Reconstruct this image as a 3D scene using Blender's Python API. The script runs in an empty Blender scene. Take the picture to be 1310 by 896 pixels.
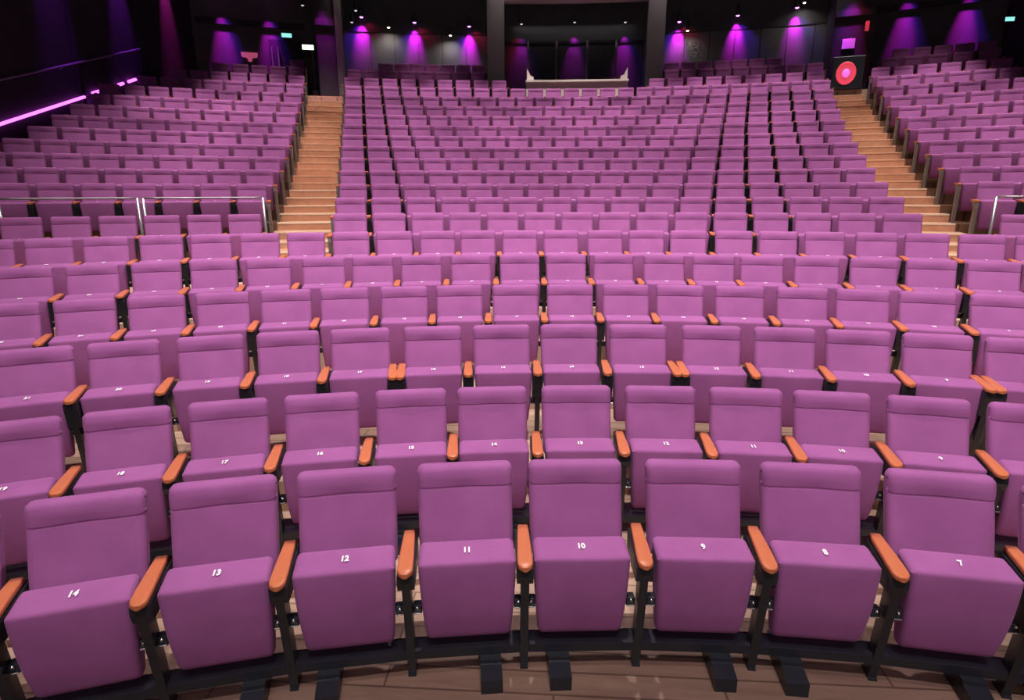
import bpy, bmesh, math, random
from mathutils import Vector, Matrix

random.seed(7)
C = bpy.context.scene.collection
PI = math.pi

# ---------------------------------------------------------------- place
# The auditorium is built round the centre of its curved rows: u = across, v = away from
# the stage, z = up from the floor of the front row.  Each row: radius, height of seat top.
ROW = {
  1: (7.934, 0.650),
  2: (9.052, 0.689),
  3: (10.044, 0.913),
  4: (11.283, 1.071),
  5: (12.333, 1.275),
  6: (13.447, 1.484),
  7: (14.382, 1.691),
  8: (15.385, 1.903),
  9: (16.407, 2.129),
  10: (17.417, 2.388),
  11: (18.411, 2.663),
  12: (19.397, 2.955),
  13: (20.373, 3.261),
  14: (21.336, 3.585),
  15: (22.286, 3.925),
  16: (23.222, 4.279),
  17: (24.146, 4.647),
  18: (25.062, 5.024),
  19: (25.973, 5.406),
  20: (26.883, 5.796),
  21: (27.793, 6.186),
}
SEAT_ANGLES = {
    ('F', 1): [-0.36, -0.2912, -0.2228, -0.153, -0.0857, -0.0137, 0.0555, 0.127],
    ('F', 2): [-0.4353, -0.3733, -0.3123, -0.2515, -0.1897, -0.1316, -0.0703, -0.0093, 0.0512, 0.1094, 0.1706],
    ('F', 3): [-0.4493, -0.396, -0.3394, -0.2848, -0.2311, -0.175, -0.1203, -0.0662, -0.0109, 0.0466, 0.1021, 0.155, 0.2084],
    ('F', 4): [-0.4931, -0.4443, -0.3957, -0.3474, -0.2984, -0.2508, -0.2007, -0.1529, -0.1037, -0.0555, -0.0064, 0.0403, 0.0907, 0.1413, 0.188, 0.2352, 0.2853],
    ('F', 5): [-0.5004, -0.455, -0.4091, -0.3652, -0.3208, -0.2742, -0.2309, -0.1872, -0.1415, -0.0959, -0.0525, -0.0085, 0.0381, 0.0826, 0.1248, 0.1709, 0.2165, 0.26, 0.3044],
    ('F', 6): [-0.4995, -0.4591, -0.4172, -0.3773, -0.3361, -0.2955, -0.2545, -0.2137, -0.1725, -0.1333, -0.0922, -0.0517, -0.0088, 0.0313, 0.0711, 0.1136, 0.1534, 0.1938, 0.2368, 0.2765, 0.3173],
    ('C', 7): [-0.2581, -0.2203, -0.1825, -0.1448, -0.107, -0.0692, -0.0315, 0.0063, 0.0441, 0.0818, 0.1196, 0.1574, 0.1951, 0.2329, 0.2707],
    ('C', 8): [-0.2603, -0.2249, -0.1896, -0.1543, -0.1189, -0.0836, -0.0482, -0.0129, 0.0225, 0.0578, 0.0932, 0.1285, 0.1639, 0.1992, 0.2346, 0.2699],
    ('C', 9): [-0.2603, -0.2273, -0.1943, -0.1612, -0.1282, -0.0952, -0.0622, -0.0291, 0.0039, 0.0369, 0.07, 0.103, 0.136, 0.1691, 0.2021, 0.2351, 0.2682],
    ('C', 10): [-0.2625, -0.2313, -0.2002, -0.169, -0.1379, -0.1067, -0.0756, -0.0444, -0.0133, 0.0179, 0.049, 0.0802, 0.1113, 0.1425, 0.1736, 0.2048, 0.2359, 0.2671],
    ('C', 11): [-0.2642, -0.2347, -0.2051, -0.1756, -0.1461, -0.1165, -0.087, -0.0574, -0.0279, 0.0016, 0.0312, 0.0607, 0.0902, 0.1198, 0.1493, 0.1789, 0.2084, 0.2379, 0.2675],
    ('C', 12): [-0.2657, -0.2377, -0.2096, -0.1816, -0.1535, -0.1255, -0.0974, -0.0694, -0.0413, -0.0133, 0.0148, 0.0428, 0.0709, 0.0989, 0.127, 0.155, 0.1831, 0.2111, 0.2392, 0.2672],
    ('C', 13): [-0.2668, -0.2401, -0.2134, -0.1867, -0.1599, -0.1332, -0.1065, -0.0798, -0.0531, -0.0264, 0.0003, 0.027, 0.0537, 0.0805, 0.1072, 0.1339, 0.1606, 0.1873, 0.214, 0.2407, 0.2674],
    ('L', 9): [-0.5573, -0.5243, -0.4912, -0.4582, -0.4252, -0.3922, -0.3592],
    ('L', 10): [-0.5736, -0.5424, -0.5113, -0.4801, -0.449, -0.4179, -0.3867, -0.3556],
    ('L', 11): [-0.588, -0.5584, -0.5289, -0.4993, -0.4697, -0.4402, -0.4106, -0.3811, -0.3515],
    ('L', 12): [-0.5717, -0.5438, -0.5158, -0.4878, -0.4598, -0.4318, -0.4038, -0.3758, -0.3478],
    ('L', 13): [-0.5585, -0.5319, -0.5052, -0.4786, -0.4519, -0.4253, -0.3986, -0.372, -0.3453],
    ('R', 9): [0.3686, 0.4022],
    ('R', 10): [0.3644, 0.396],
    ('R', 11): [0.3587, 0.3886, 0.4185],
    ('R', 12): [0.3542, 0.3826, 0.4109],
    ('R', 13): [0.3501, 0.3766, 0.403, 0.4295],
    ('R', 14): [0.3463, 0.371, 0.3958, 0.4205],
    ('R', 15): [0.3422, 0.3665, 0.3907, 0.4149, 0.4392],
    ('R', 16): [0.3383, 0.3618, 0.3853, 0.4089, 0.4324],
    ('R', 17): [0.335, 0.3576, 0.3801, 0.4026, 0.4251, 0.4476],
    ('R', 18): [0.3325, 0.3541, 0.3757, 0.3973, 0.4189, 0.4405],
    ('R', 19): [0.3297, 0.3511, 0.3724, 0.3937, 0.415, 0.4363],
}

SEAT_TOP = 0.65          # seat top above the tier it stands on
PITCH = 0.546
WALL_U = 12.4
WALL_R = 28.9
CEIL = 10.4


def rad(R, phi, z=0.0):
    return Vector((R * math.sin(phi), R * math.cos(phi), z))


def floor_z(r):
    return ROW[r][1] - SEAT_TOP


# ---------------------------------------------------------------- materials
def new_mat(name):
    m = bpy.data.materials.new(name)
    m.use_nodes = True
    nt = m.node_tree
    b = nt.nodes['Principled BSDF']
    return m, nt, b


def plain(name, col, rough=0.5, metal=0.0, spec=0.5, var=0.0, scale=8.0):
    m, nt, b = new_mat(name)
    b.inputs['Roughness'].default_value = rough
    b.inputs['Metallic'].default_value = metal
    b.inputs['Specular IOR Level'].default_value = spec
    tc = nt.nodes.new('ShaderNodeTexCoord')
    n = nt.nodes.new('ShaderNodeTexNoise')
    n.inputs['Scale'].default_value = scale
    n.inputs['Detail'].default_value = 4
    r = nt.nodes.new('ShaderNodeValToRGB')
    k = 1.0 - var
    r.color_ramp.elements[0].position = 0.3
    r.color_ramp.elements[1].position = 0.7
    r.color_ramp.elements[0].color = (col[0] * k, col[1] * k, col[2] * k, 1)
    r.color_ramp.elements[1].color = (col[0], col[1], col[2], 1)
    nt.links.new(tc.outputs['Object'], n.inputs['Vector'])
    nt.links.new(n.outputs['Fac'], r.inputs['Fac'])
    nt.links.new(r.outputs['Color'], b.inputs['Base Color'])
    return m


def glow(name, col, strength):
    m, nt, b = new_mat(name)
    b.inputs['Base Color'].default_value = (*col, 1)
    b.inputs['Emission Color'].default_value = (*col, 1)
    b.inputs['Emission Strength'].default_value = strength
    return m


def fabric_mat():
    m, nt, b = new_mat('purple_upholstery')
    b.inputs['Roughness'].default_value = 0.92
    b.inputs['Specular IOR Level'].default_value = 0.15
    b.inputs['Sheen Weight'].default_value = 0.12
    b.inputs['Sheen Roughness'].default_value = 0.45
    b.inputs['Sheen Tint'].default_value = (0.95, 0.6, 0.95, 1)
    tc = nt.nodes.new('ShaderNodeTexCoord')
    oi = nt.nodes.new('ShaderNodeObjectInfo')
    add = nt.nodes.new('ShaderNodeVectorMath')
    mul = nt.nodes.new('ShaderNodeMath'); mul.operation = 'MULTIPLY'; mul.inputs[1].default_value = 37.0
    nt.links.new(oi.outputs['Random'], mul.inputs[0])
    nt.links.new(tc.outputs['Object'], add.inputs[0])
    nt.links.new(mul.outputs[0], add.inputs[1])
    n = nt.nodes.new('ShaderNodeTexNoise')
    n.inputs['Scale'].default_value = 5.0
    n.inputs['Detail'].default_value = 3.0
    r = nt.nodes.new('ShaderNodeValToRGB')
    r.color_ramp.elements[0].position = 0.35
    r.color_ramp.elements[1].position = 0.68
    r.color_ramp.elements[0].color = (*FAB_A, 1)
    r.color_ramp.elements[1].color = (*FAB_B, 1)
    nt.links.new(add.outputs[0], n.inputs['Vector'])
    nt.links.new(n.outputs['Fac'], r.inputs['Fac'])
    nt.links.new(r.outputs['Color'], b.inputs['Base Color'])
    w = nt.nodes.new('ShaderNodeTexNoise')
    w.inputs['Scale'].default_value = 420.0
    w.inputs['Detail'].default_value = 1.0
    bp = nt.nodes.new('ShaderNodeBump')
    bp.inputs['Strength'].default_value = 0.12
    bp.inputs['Distance'].default_value = 0.002
    nt.links.new(tc.outputs['Object'], w.inputs['Vector'])
    nt.links.new(w.outputs['Fac'], bp.inputs['Height'])
    nt.links.new(bp.outputs['Normal'], b.inputs['Normal'])
    return m


def wood_mat(name, dark, light, rough, stretch, scale=6.0, plank=0.0):
    m, nt, b = new_mat(name)
    b.inputs['Roughness'].default_value = rough
    b.inputs['Specular IOR Level'].default_value = 0.35
    tc = nt.nodes.new('ShaderNodeTexCoord')
    mp = nt.nodes.new('ShaderNodeMapping')
    mp.inputs['Scale'].default_value = stretch
    n = nt.nodes.new('ShaderNodeTexNoise')
    n.inputs['Scale'].default_value = scale
    n.inputs['Detail'].default_value = 6
    n.inputs['Roughness'].default_value = 0.6
    n.inputs['Distortion'].default_value = 0.6
    r = nt.nodes.new('ShaderNodeValToRGB')
    r.color_ramp.elements[0].position = 0.3
    r.color_ramp.elements[1].position = 0.72
    r.color_ramp.elements[0].color = (*dark, 1)
    r.color_ramp.elements[1].color = (*light, 1)
    nt.links.new(tc.outputs['Object'], mp.inputs['Vector'])
    nt.links.new(mp.outputs['Vector'], n.inputs['Vector'])
    nt.links.new(n.outputs['Fac'], r.inputs['Fac'])
    out = r.outputs['Color']
    if plank:
        br = nt.nodes.new('ShaderNodeTexBrick')
        br.inputs['Scale'].default_value = plank
        br.inputs['Color1'].default_value = (1, 1, 1, 1)
        br.inputs['Color2'].default_value = (0.8, 0.8, 0.8, 1)
        br.inputs['Mortar'].default_value = (0.45, 0.42, 0.4, 1)
        br.inputs['Mortar Size'].default_value = 0.006
        br.inputs['Brick Width'].default_value = 1.6
        br.inputs['Row Height'].default_value = 0.14
        mx = nt.nodes.new('ShaderNodeMix'); mx.data_type = 'RGBA'; mx.blend_type = 'MULTIPLY'
        mx.inputs['Factor'].default_value = 1.0
        nt.links.new(tc.outputs['Object'], br.inputs['Vector'])
        nt.links.new(out, mx.inputs['A'])
        nt.links.new(br.outputs['Color'], mx.inputs['B'])
        out = mx.outputs['Result']
    nt.links.new(out, b.inputs['Base Color'])
    return m


FAB_A = (0.292, 0.088, 0.250)
FAB_B = (0.334, 0.102, 0.286)
M = {}
M['fabric'] = fabric_mat()
M['arm'] = wood_mat('orange_armrest_wood', (0.50, 0.135, 0.058), (0.57, 0.165, 0.074), 0.36, (18, 3, 3), 3.0)
M['floor'] = wood_mat('light_wood_floor', (0.50, 0.315, 0.225), (0.68, 0.455, 0.335), 0.5, (0.8, 5, 1), 2.0, 1.0)
M['darkened_floor'] = wood_mat('shade_darkened_wood', (0.13, 0.062, 0.036), (0.20, 0.10, 0.062), 0.55, (0.8, 5, 1), 2.0, 1.0)  # wood darkened in colour to deepen the shade between the seats
M['front_floor'] = wood_mat('brown_floor_boards', (0.15, 0.083, 0.062), (0.235, 0.14, 0.108), 0.42, (0.8, 6, 1), 2.0, 1.0)
M['step'] = wood_mat('stair_wood', (0.47, 0.235, 0.142), (0.60, 0.325, 0.205), 0.5, (1, 8, 4), 2.0)
M['step_edge'] = wood_mat('less_lit_nosing', (0.68, 0.42, 0.28), (0.78, 0.50, 0.34), 0.45, (1, 8, 4), 2.0)
M['nosing'] = plain('lit_nosing', (0.88, 0.72, 0.56), 0.4, var=0.1)
M['black'] = plain('black_steel', (0.014, 0.015, 0.022), 0.36, 0.0, 0.5, 0.25)
M['steel'] = plain('grey_steel_standard', (0.26, 0.24, 0.23), 0.4, 0.6, 0.5, 0.2)
M['chrome'] = plain('chrome', (0.8, 0.8, 0.82), 0.18, 1.0)
M['rail'] = plain('brushed_rail', (0.72, 0.70, 0.70), 0.3, 0.85, 0.5, 0.1)
M['dull_rail'] = plain('dull_rail', (0.34, 0.31, 0.34), 0.42, 0.7, 0.5, 0.1)
M['tag'] = plain('white_number', (0.9, 0.86, 0.9), 0.5)
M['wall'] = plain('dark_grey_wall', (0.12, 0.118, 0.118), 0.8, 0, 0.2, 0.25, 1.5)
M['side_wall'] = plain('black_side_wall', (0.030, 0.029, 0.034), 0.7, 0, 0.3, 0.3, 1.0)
M['black_or_shade'] = plain('black_and_wall_shade', (0.05, 0.05, 0.052), 0.7, 0, 0.2, 0.2, 2.0)  # black parts, and the shade painted on the upper back wall
M['ceiling'] = plain('black_ceiling', (0.006, 0.006, 0.007), 0.9, 0, 0.1, 0.2)
M['pillar'] = plain('grey_pillar', (0.15, 0.148, 0.146), 0.75, 0, 0.2, 0.1, 2.0)
M['beige'] = plain('beige_front', (0.78, 0.68, 0.60), 0.5, 0, 0.3, 0.1, 3.0)
M['mullion'] = plain('pale_mullion', (0.55, 0.51, 0.52), 0.5, 0.2)
M['paper'] = plain('pale_paper', (0.75, 0.72, 0.75), 0.7)
M['grey_box'] = plain('grey_plastic', (0.16, 0.15, 0.19), 0.5)


def glass_mat():
    m = bpy.data.materials.new('booth_glass')
    m.use_nodes = True
    nt = m.node_tree
    nt.nodes.clear()
    o = nt.nodes.new('ShaderNodeOutputMaterial')
    t = nt.nodes.new('ShaderNodeBsdfTransparent')
    t.inputs[0].default_value = (0.72, 0.72, 0.74, 1)
    g = nt.nodes.new('ShaderNodeBsdfGlossy')
    g.inputs['Roughness'].default_value = 0.05
    mx = nt.nodes.new('ShaderNodeMixShader')
    mx.inputs[0].default_value = 0.03
    nt.links.new(t.outputs[0], mx.inputs[1])
    nt.links.new(g.outputs[0], mx.inputs[2])
    nt.links.new(mx.outputs[0], o.inputs[0])
    return m


M['glass'] = glass_mat()
M['led'] = glow('magenta_led', (0.80, 0.10, 0.95), 4.0)
M['lens'] = glow('magenta_lamp_lens', (0.85, 0.25, 1.0), 4.0)
M['lens_warm'] = glow('warm_lamp_lens', (1.0, 0.82, 0.68), 4.0)
M['lens_dim'] = glow('dim_lamp_lens', (0.7, 0.6, 0.75), 1.0)
M['exit'] = glow('exit_sign_face', (0.30, 0.85, 0.80), 1.1)
M['emergency'] = glow('emergency_lamp_face', (0.72, 1.0, 0.72), 3.0)
M['red_disc'] = glow('red_lit_cone', (0.90, 0.02, 0.10), 1.0)
M['pink_disc'] = glow('pink_lit_dome', (0.75, 0.12, 0.55), 1.2)
M['red_dot'] = glow('red_lamp', (0.75, 0.07, 0.12), 0.45)
M['pink_sign'] = glow('pink_sign', (0.75, 0.12, 0.26), 0.45)


# ---------------------------------------------------------------- mesh helpers
def mesh_obj(name, verts, faces, mat, parent=None, smooth=False, link=True):
    me = bpy.data.meshes.new(name)
    me.from_pydata([tuple(v) for v in verts], [], faces)
    me.update()
    bm = bmesh.new(); bm.from_mesh(me)
    bmesh.ops.recalc_face_normals(bm, faces=bm.faces[:])
    bm.to_mesh(me); bm.free()
    me.materials.append(mat)
    if smooth:
        me.polygons.foreach_set('use_smooth', [True] * len(me.polygons))
    o = bpy.data.objects.new(name, me)
    if link:
        C.objects.link(o)
    if parent is not None:
        o.parent = parent
    return o


def bm_obj(name, bm, mat, parent=None, smooth=False):
    me = bpy.data.meshes.new(name)
    bmesh.ops.recalc_face_normals(bm, faces=bm.faces[:])
    bm.to_mesh(me); bm.free()
    me.materials.append(mat)
    if smooth:
        me.polygons.foreach_set('use_smooth', [True] * len(me.polygons))
    o = bpy.data.objects.new(name, me)
    C.objects.link(o)
    if parent is not None:
        o.parent = parent
    return o


def empty(name, loc=(0, 0, 0), rotz=0.0):
    o = bpy.data.objects.new(name, None)
    C.objects.link(o)
    o.location = loc
    o.rotation_euler = (0, 0, rotz)
    o.empty_display_size = 0.1
    return o


def tag(o, label, cat, group=None, kind=None):
    o['label'] = label
    o['category'] = cat
    if group:
        o['group'] = group
    if kind:
        o['kind'] = kind
    return o


def struct(o):
    o['kind'] = 'structure'
    return o


def add_box(bm, lo, hi, bevel=0.0, seg=2, mat=None):
    lo, hi = Vector(lo), Vector(hi)
    c = (lo + hi) / 2; s = hi - lo
    g = bmesh.ops.create_cube(bm, size=1.0)
    vs = g['verts']
    for v in vs:
        v.co = Vector((v.co.x * s.x, v.co.y * s.y, v.co.z * s.z)) + c
    if mat is not None:
        bmesh.ops.transform(bm, matrix=mat, verts=vs)
    if bevel:
        es = list({e for v in vs for e in v.link_edges})
        bmesh.ops.bevel(bm, geom=es, offset=bevel, segments=seg, affect='EDGES', profile=0.5)


def add_tube(bm, pts, r, n=10):
    pts = [Vector(p) for p in pts]
    rings = []
    for i, p in enumerate(pts):
        d = (pts[min(i + 1, len(pts) - 1)] - pts[max(i - 1, 0)]).normalized()
        a = d.cross(Vector((0, 0, 1)))
        if a.length < 1e-3:
            a = d.cross(Vector((1, 0, 0)))
        a.normalize(); b = d.cross(a)
        rings.append([bm.verts.new(p + r * (math.cos(2 * PI * k / n) * a + math.sin(2 * PI * k / n) * b)) for k in range(n)])
    for q, s in zip(rings, rings[1:]):
        for k in range(n):
            bm.faces.new((q[k], q[(k + 1) % n], s[(k + 1) % n], s[k]))
    bm.faces.new(rings[0][::-1]); bm.faces.new(rings[-1])


def add_lathe(bm, prof, n=24, mat=None):
    """prof: (radius, height) pairs round the z axis."""
    rings = []
    new = []
    for r, z in prof:
        ring = [bm.verts.new((r * math.cos(2 * PI * k / n), r * math.sin(2 * PI * k / n), z)) for k in range(n)]
        rings.append(ring); new += ring
    for q, s in zip(rings, rings[1:]):
        for k in range(n):
            bm.faces.new((q[k], q[(k + 1) % n], s[(k + 1) % n], s[k]))
    bm.faces.new(rings[0][::-1]); bm.faces.new(rings[-1])
    if mat is not None:
        bmesh.ops.transform(bm, matrix=mat, verts=new)


def sector(verts, faces, R0, R1, p0, p1, z0, z1, n=None):
    """a solid block between two radii, two angles and two heights"""
    n = n or max(1, int(math.ceil((p1 - p0) / 0.03)))
    base = len(verts)
    for k in range(n + 1):
        p = p0 + (p1 - p0) * k / n
        for R, z in ((R0, z0), (R1, z0), (R1, z1), (R0, z1)):
            verts.append(rad(R, p, z))
    for k in range(n):
        a = base + 4 * k; b = a + 4
        for i in range(4):
            j = (i + 1) % 4
            faces.append((a + i, a + j, b + j, b + i))
    faces.append((base, base + 1, base + 2, base + 3))
    e = base + 4 * n
    faces.append((e + 3, e + 2, e + 1, e))


def sector_obj(name, mat, blocks, parent=None, origin=None):
    v, f = [], []
    for b in blocks:
        sector(v, f, *b)
    if origin is not None:
        v = [p - Vector(origin) for p in v]
    return mesh_obj(name, v, f, mat, parent)


# ---------------------------------------------------------------- the seat
def resample_round(poly, radii, seg=4):
    """rounds the corners of a closed polygon given as (y, z) points"""
    out = []
    n = len(poly)
    for i, p in enumerate(poly):
        r = radii[i]
        p = Vector((p[0], p[1])); a = Vector(poly[i - 1]); b = Vector(poly[(i + 1) % n])
        if r <= 0:
            out.append(p); continue
        da = (a - p); db = (b - p)
        t = min(r, da.length * 0.48, db.length * 0.48)
        s = p + da.normalized() * t; e = p + db.normalized() * t
        for k in range(seg + 1):
            u = k / seg
            out.append((1 - u) ** 2 * s + 2 * u * (1 - u) * p + u * u * e)
    return out


def inset(poly, d):
    n = len(poly); out = []
    for i in range(n):
        a, p, b = poly[i - 1], poly[i], poly[(i + 1) % n]
        e1 = (p - a); e2 = (b - p)
        if e1.length < 1e-7 or e2.length < 1e-7:
            out.append(p); continue
        n1 = Vector((-e1.y, e1.x)).normalized(); n2 = Vector((-e2.y, e2.x)).normalized()
        nn = (n1 + n2)
        if nn.length < 1e-5:
            nn = n1
        nn.normalize()
        out.append(p + nn * d)
    return out


def area2(poly):
    return sum(poly[i - 1].x * poly[i].y - poly[i].x * poly[i - 1].y for i in range(len(poly)))


def cushion(poly, radii, width, r, taper=None, dent=None, seg=3, nx=6):
    """an upholstered slab: a (y, z) outline run across the width with rounded ends"""
    pl = resample_round(poly, radii)
    if area2(pl) < 0:
        pl.reverse()
    xs, ds = [], []
    for k in range(seg + 1):
        a = PI / 2 * k / seg
        xs.append(-width / 2 + r * (1 - math.sin(a))); ds.append(r * (1 - math.cos(a)))
    xs.reverse(); ds.reverse()
    # xs now runs from the outer end inward
    st = list(zip(xs, ds))
    mid = [(-width / 2 + r + (width - 2 * r) * k / nx, 0.0) for k in range(1, nx)]
    st = st + mid + [(-x, d) for x, d in reversed(st)]
    verts, faces = [], []
    n = len(pl)
    for x, d in st:
        q = inset(pl, d) if d > 1e-6 else pl
        for p in q:
            yy, zz = p.x, p.y
            xx = x * (taper(zz) if taper else 1.0)
            if dent:
                yy += dent(xx, yy, zz)
            verts.append((xx, yy, zz))
    for i in range(len(st) - 1):
        for k in range(n):
            a = i * n + k; b = i * n + (k + 1) % n
            faces.append((a, b, b + n, a + n))
    faces.append(tuple(range(n - 1, -1, -1)))
    e = (len(st) - 1) * n
    faces.append(tuple(range(e, e + n)))
    return verts, faces


Z0 = SEAT_TOP


def back_shape():
    # front face leans back up to a crease, the head roll stands slightly proud above it
    P = [(0.118, Z0 - 0.16), (0.184, Z0 + 0.03), (0.238, Z0 + 0.163), (0.2425, Z0 + 0.170), (0.2395, Z0 + 0.176), (0.2480, Z0 + 0.230),
         (0.270, Z0 + 0.273), (0.335, Z0 + 0.276), (0.352, Z0 + 0.21), (0.292, Z0 + 0.03), (0.212, Z0 - 0.17)]
    r = [0.03, 0.05, 0.003, 0.0, 0.006, 0.035, 0.030, 0.04, 0.05, 0.08, 0.03]

    def dent(x, y, z):
        zz = z - Z0
        d = 0.0
        if y < 0.262:
            d += 0.007 * math.exp(-(x / 0.10) ** 2) * math.exp(-((zz - 0.17) / 0.03) ** 2)
            d += 0.010 * math.exp(-(x / 0.16) ** 2) * math.exp(-((zz - 0.04) / 0.12) ** 2)
        return d
    return cushion(P, r, 0.474, 0.036, taper=lambda z: 0.965 + 0.035 * max(0, min(1, (z - Z0 + 0.1) / 0.4)), dent=dent, nx=10)


def seat_shape():
    P = [(-0.078, Z0 - 0.012), (-0.078, Z0 - 0.16), (-0.062, Z0 - 0.32), (-0.028, Z0 - 0.455), (0.045, Z0 - 0.46), (0.075, Z0 - 0.20), (0.102, Z0 + 0.004)]
    r = [0.022, 0.1, 0.1, 0.045, 0.04, 0.08, 0.03]

    def tap(z):
        t = max(0.0, min(1.0, (Z0 - z) / 0.45))
        return 1.0 - 0.10 * t ** 1.5
    return cushion(P, r, 0.448, 0.028, taper=tap, nx=6)


def armrest_shape(bm):
    """wooden arm: wider and rounded at the nose, running from y = 0.19 to -0.14, dipping slightly"""
    L0, L1 = 0.195, -0.145
    ts = [0, 0.15, 0.3, 0.45, 0.6, 0.7, 0.78, 0.84, 0.88, 0.91, 0.935, 0.955, 0.972, 0.985, 0.995, 1.0]
    th = 0.032
    rings = []
    for t in ts:
        y = L0 + (L1 - L0) * t
        w = 0.0265 + 0.0085 * min(1, t / 0.7)
        q = max(0.0, (t - 0.885) / 0.115)
        w *= math.sqrt(max(0.05, 1 - q * q * 0.97))
        zt = Z0 + 0.006 - 0.010 * t * t - 0.006 * q * q
        zb = Z0 + 0.006 - 0.010 * t * t - th + 0.004 * q * q
        c = min(0.009, w * 0.45)
        ring = []
        for cx, cz, a0 in ((w - c, zt - c, 0), (-w + c, zt - c, 90), (-w + c, zb + c, 180), (w - c, zb + c, 270)):
            for k in range(4):
                a = math.radians(a0 + 30 * k)
                ring.append((cx + c * math.cos(a), cz + c * math.sin(a)))
        rings.append([bm.verts.new((x, y, z)) for x, z in ring])
    n = len(rings[0])
    for a, b in zip(rings, rings[1:]):
        for k in range(n):
            bm.faces.new((a[k], a[(k + 1) % n], b[(k + 1) % n], b[k]))
    bm.faces.new(rings[0]); bm.faces.new(rings[-1][::-1])


def prism_x(bm, prof, x0, x1):
    a = [bm.verts.new((x0, y, z)) for y, z in prof]
    b = [bm.verts.new((x1, y, z)) for y, z in prof]
    n = len(prof)
    for k in range(n):
        bm.faces.new((a[k], a[(k + 1) % n], b[(k + 1) % n], b[k]))
    bm.faces.new(a[::-1]); bm.faces.new(b)


BANK = {}


def bank(name, mat, fill=None, vf=None, smooth=False):
    if vf:
        o = mesh_obj(name, vf[0], vf[1], mat, None, smooth, link=False)
        BANK[name] = o
        return o
    bm = bmesh.new(); fill(bm)
    me = bpy.data.meshes.new(name)
    bmesh.ops.recalc_face_normals(bm, faces=bm.faces[:])
    bm.to_mesh(me); bm.free()
    me.materials.append(mat)
    if smooth:
        me.polygons.foreach_set('use_smooth', [True] * len(me.polygons))
    o = bpy.data.objects.new(name, me)
    BANK[name] = o
    return o


def f_bracket(bm):
    prism_x(bm, [(0.20, Z0 - 0.028), (-0.118, Z0 - 0.036), (-0.122, Z0 - 0.075), (-0.105, Z0 - 0.118), (0.10, Z0 - 0.135), (0.20, Z0 - 0.20)], -0.038, 0.038)


def f_bracket_tall(bm):
    prism_x(bm, [(0.20, Z0 - 0.028), (-0.118, Z0 - 0.036), (-0.122, Z0 - 0.075), (-0.095, Z0 - 0.22), (0.10, Z0 - 0.26), (0.20, Z0 - 0.26)], -0.041, 0.041)


def f_leg(bm):
    prism_x(bm, [(-0.104, Z0 - 0.06), (-0.112, Z0 - 0.10), (-0.020, 0.012), (-0.032, 0.012), (-0.032, 0.0), (0.065, 0.0), (0.065, 0.012), (0.045, 0.012), (-0.030, Z0 - 0.10), (-0.02, Z0 - 0.06)], -0.019, 0.019)


def f_hinge(bm):
    add_box(bm, (-0.021, -0.045, Z0 - 0.292), (0.021, 0.0, Z0 - 0.245), 0.006)


def f_pin(bm):
    m = Matrix.Translation((0, -0.052, Z0 - 0.252)) @ Matrix.Rotation(PI / 2, 4, 'X')
    add_lathe(bm, [(0.0075, -0.004), (0.0075, 0.003), (0.004, 0.006)], 12, m)
    add_box(bm, (-0.017, -0.055, Z0 - 0.286), (0.017, -0.048, Z0 - 0.279), 0.001, 1)


def f_standard(bm):
    # the grey steel end standard at an aisle, with two little fixing knobs
    prism_x(bm, [(-0.125, Z0 - 0.03), (-0.135, Z0 - 0.10), (-0.10, 0.0), (0.02, 0.0), (0.0, Z0 - 0.12), (0.12, Z0 - 0.05), (0.12, Z0 - 0.03)], -0.022, 0.022)
    for z in (0.10, 0.28, 0.44):
        m = Matrix.Translation((0, -0.118 + (0.45 - z) * 0.06, z)) @ Matrix.Rotation(PI / 2, 4, 'X')
        add_lathe(bm, [(0.014, -0.02), (0.014, 0.008), (0.009, 0.014)], 10, m)


bank('backrest', M['fabric'], vf=back_shape(), smooth=True)
bank('seat_cushion', M['fabric'], vf=seat_shape(), smooth=True)
bank('armrest', M['arm'], armrest_shape, smooth=True)
bank('armrest_bracket', M['black'], f_bracket)
bank('arm_panel', M['black'], f_bracket_tall)
bank('leg', M['black'], f_leg)
bank('hinge', M['black'], f_hinge)
bank('hinge_pin', M['chrome'], f_pin)
bank('end_standard', M['steel'], f_standard)
for nm in ('backrest', 'seat_cushion', 'armrest'):
    me = BANK[nm].data
    # flat end caps would shade oddly as one big smooth face
    for p in me.polygons:
        if len(p.vertices) > 4:
            p.use_smooth = False

# the white seat numbers
NUM = {}


def number_mesh(n):
    if n in NUM:
        return NUM[n]
    cu = bpy.data.curves.new('seat_number', 'FONT')
    cu.body = str(n)
    cu.size = 0.052
    cu.align_x = 'CENTER'; cu.align_y = 'CENTER'
    cu.extrude = 0.0006
    cu.offset = 0.0020
    cu.resolution_u = 3
    o = bpy.data.objects.new('seat_number', cu)
    C.objects.link(o)
    dg = bpy.context.evaluated_depsgraph_get()
    me = bpy.data.meshes.new_from_object(o.evaluated_get(dg))
    C.objects.unlink(o); bpy.data.objects.remove(o); bpy.data.curves.remove(cu)
    me.name = 'seat_number'
    me.transform(Matrix.Diagonal((0.74, 1.0, 1.0, 1.0)))
    me.materials.clear(); me.materials.append(M['tag'])
    NUM[n] = me
    return me


def part(name, parent, loc=(0, 0, 0), data=None, rot=None):
    o = BANK[name].copy() if data is None else bpy.data.objects.new(name, data)
    if data is None:
        o.name = name
    C.objects.link(o)
    o.parent = parent
    o.location = loc
    if rot:
        o.rotation_euler = rot
    return o


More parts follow.
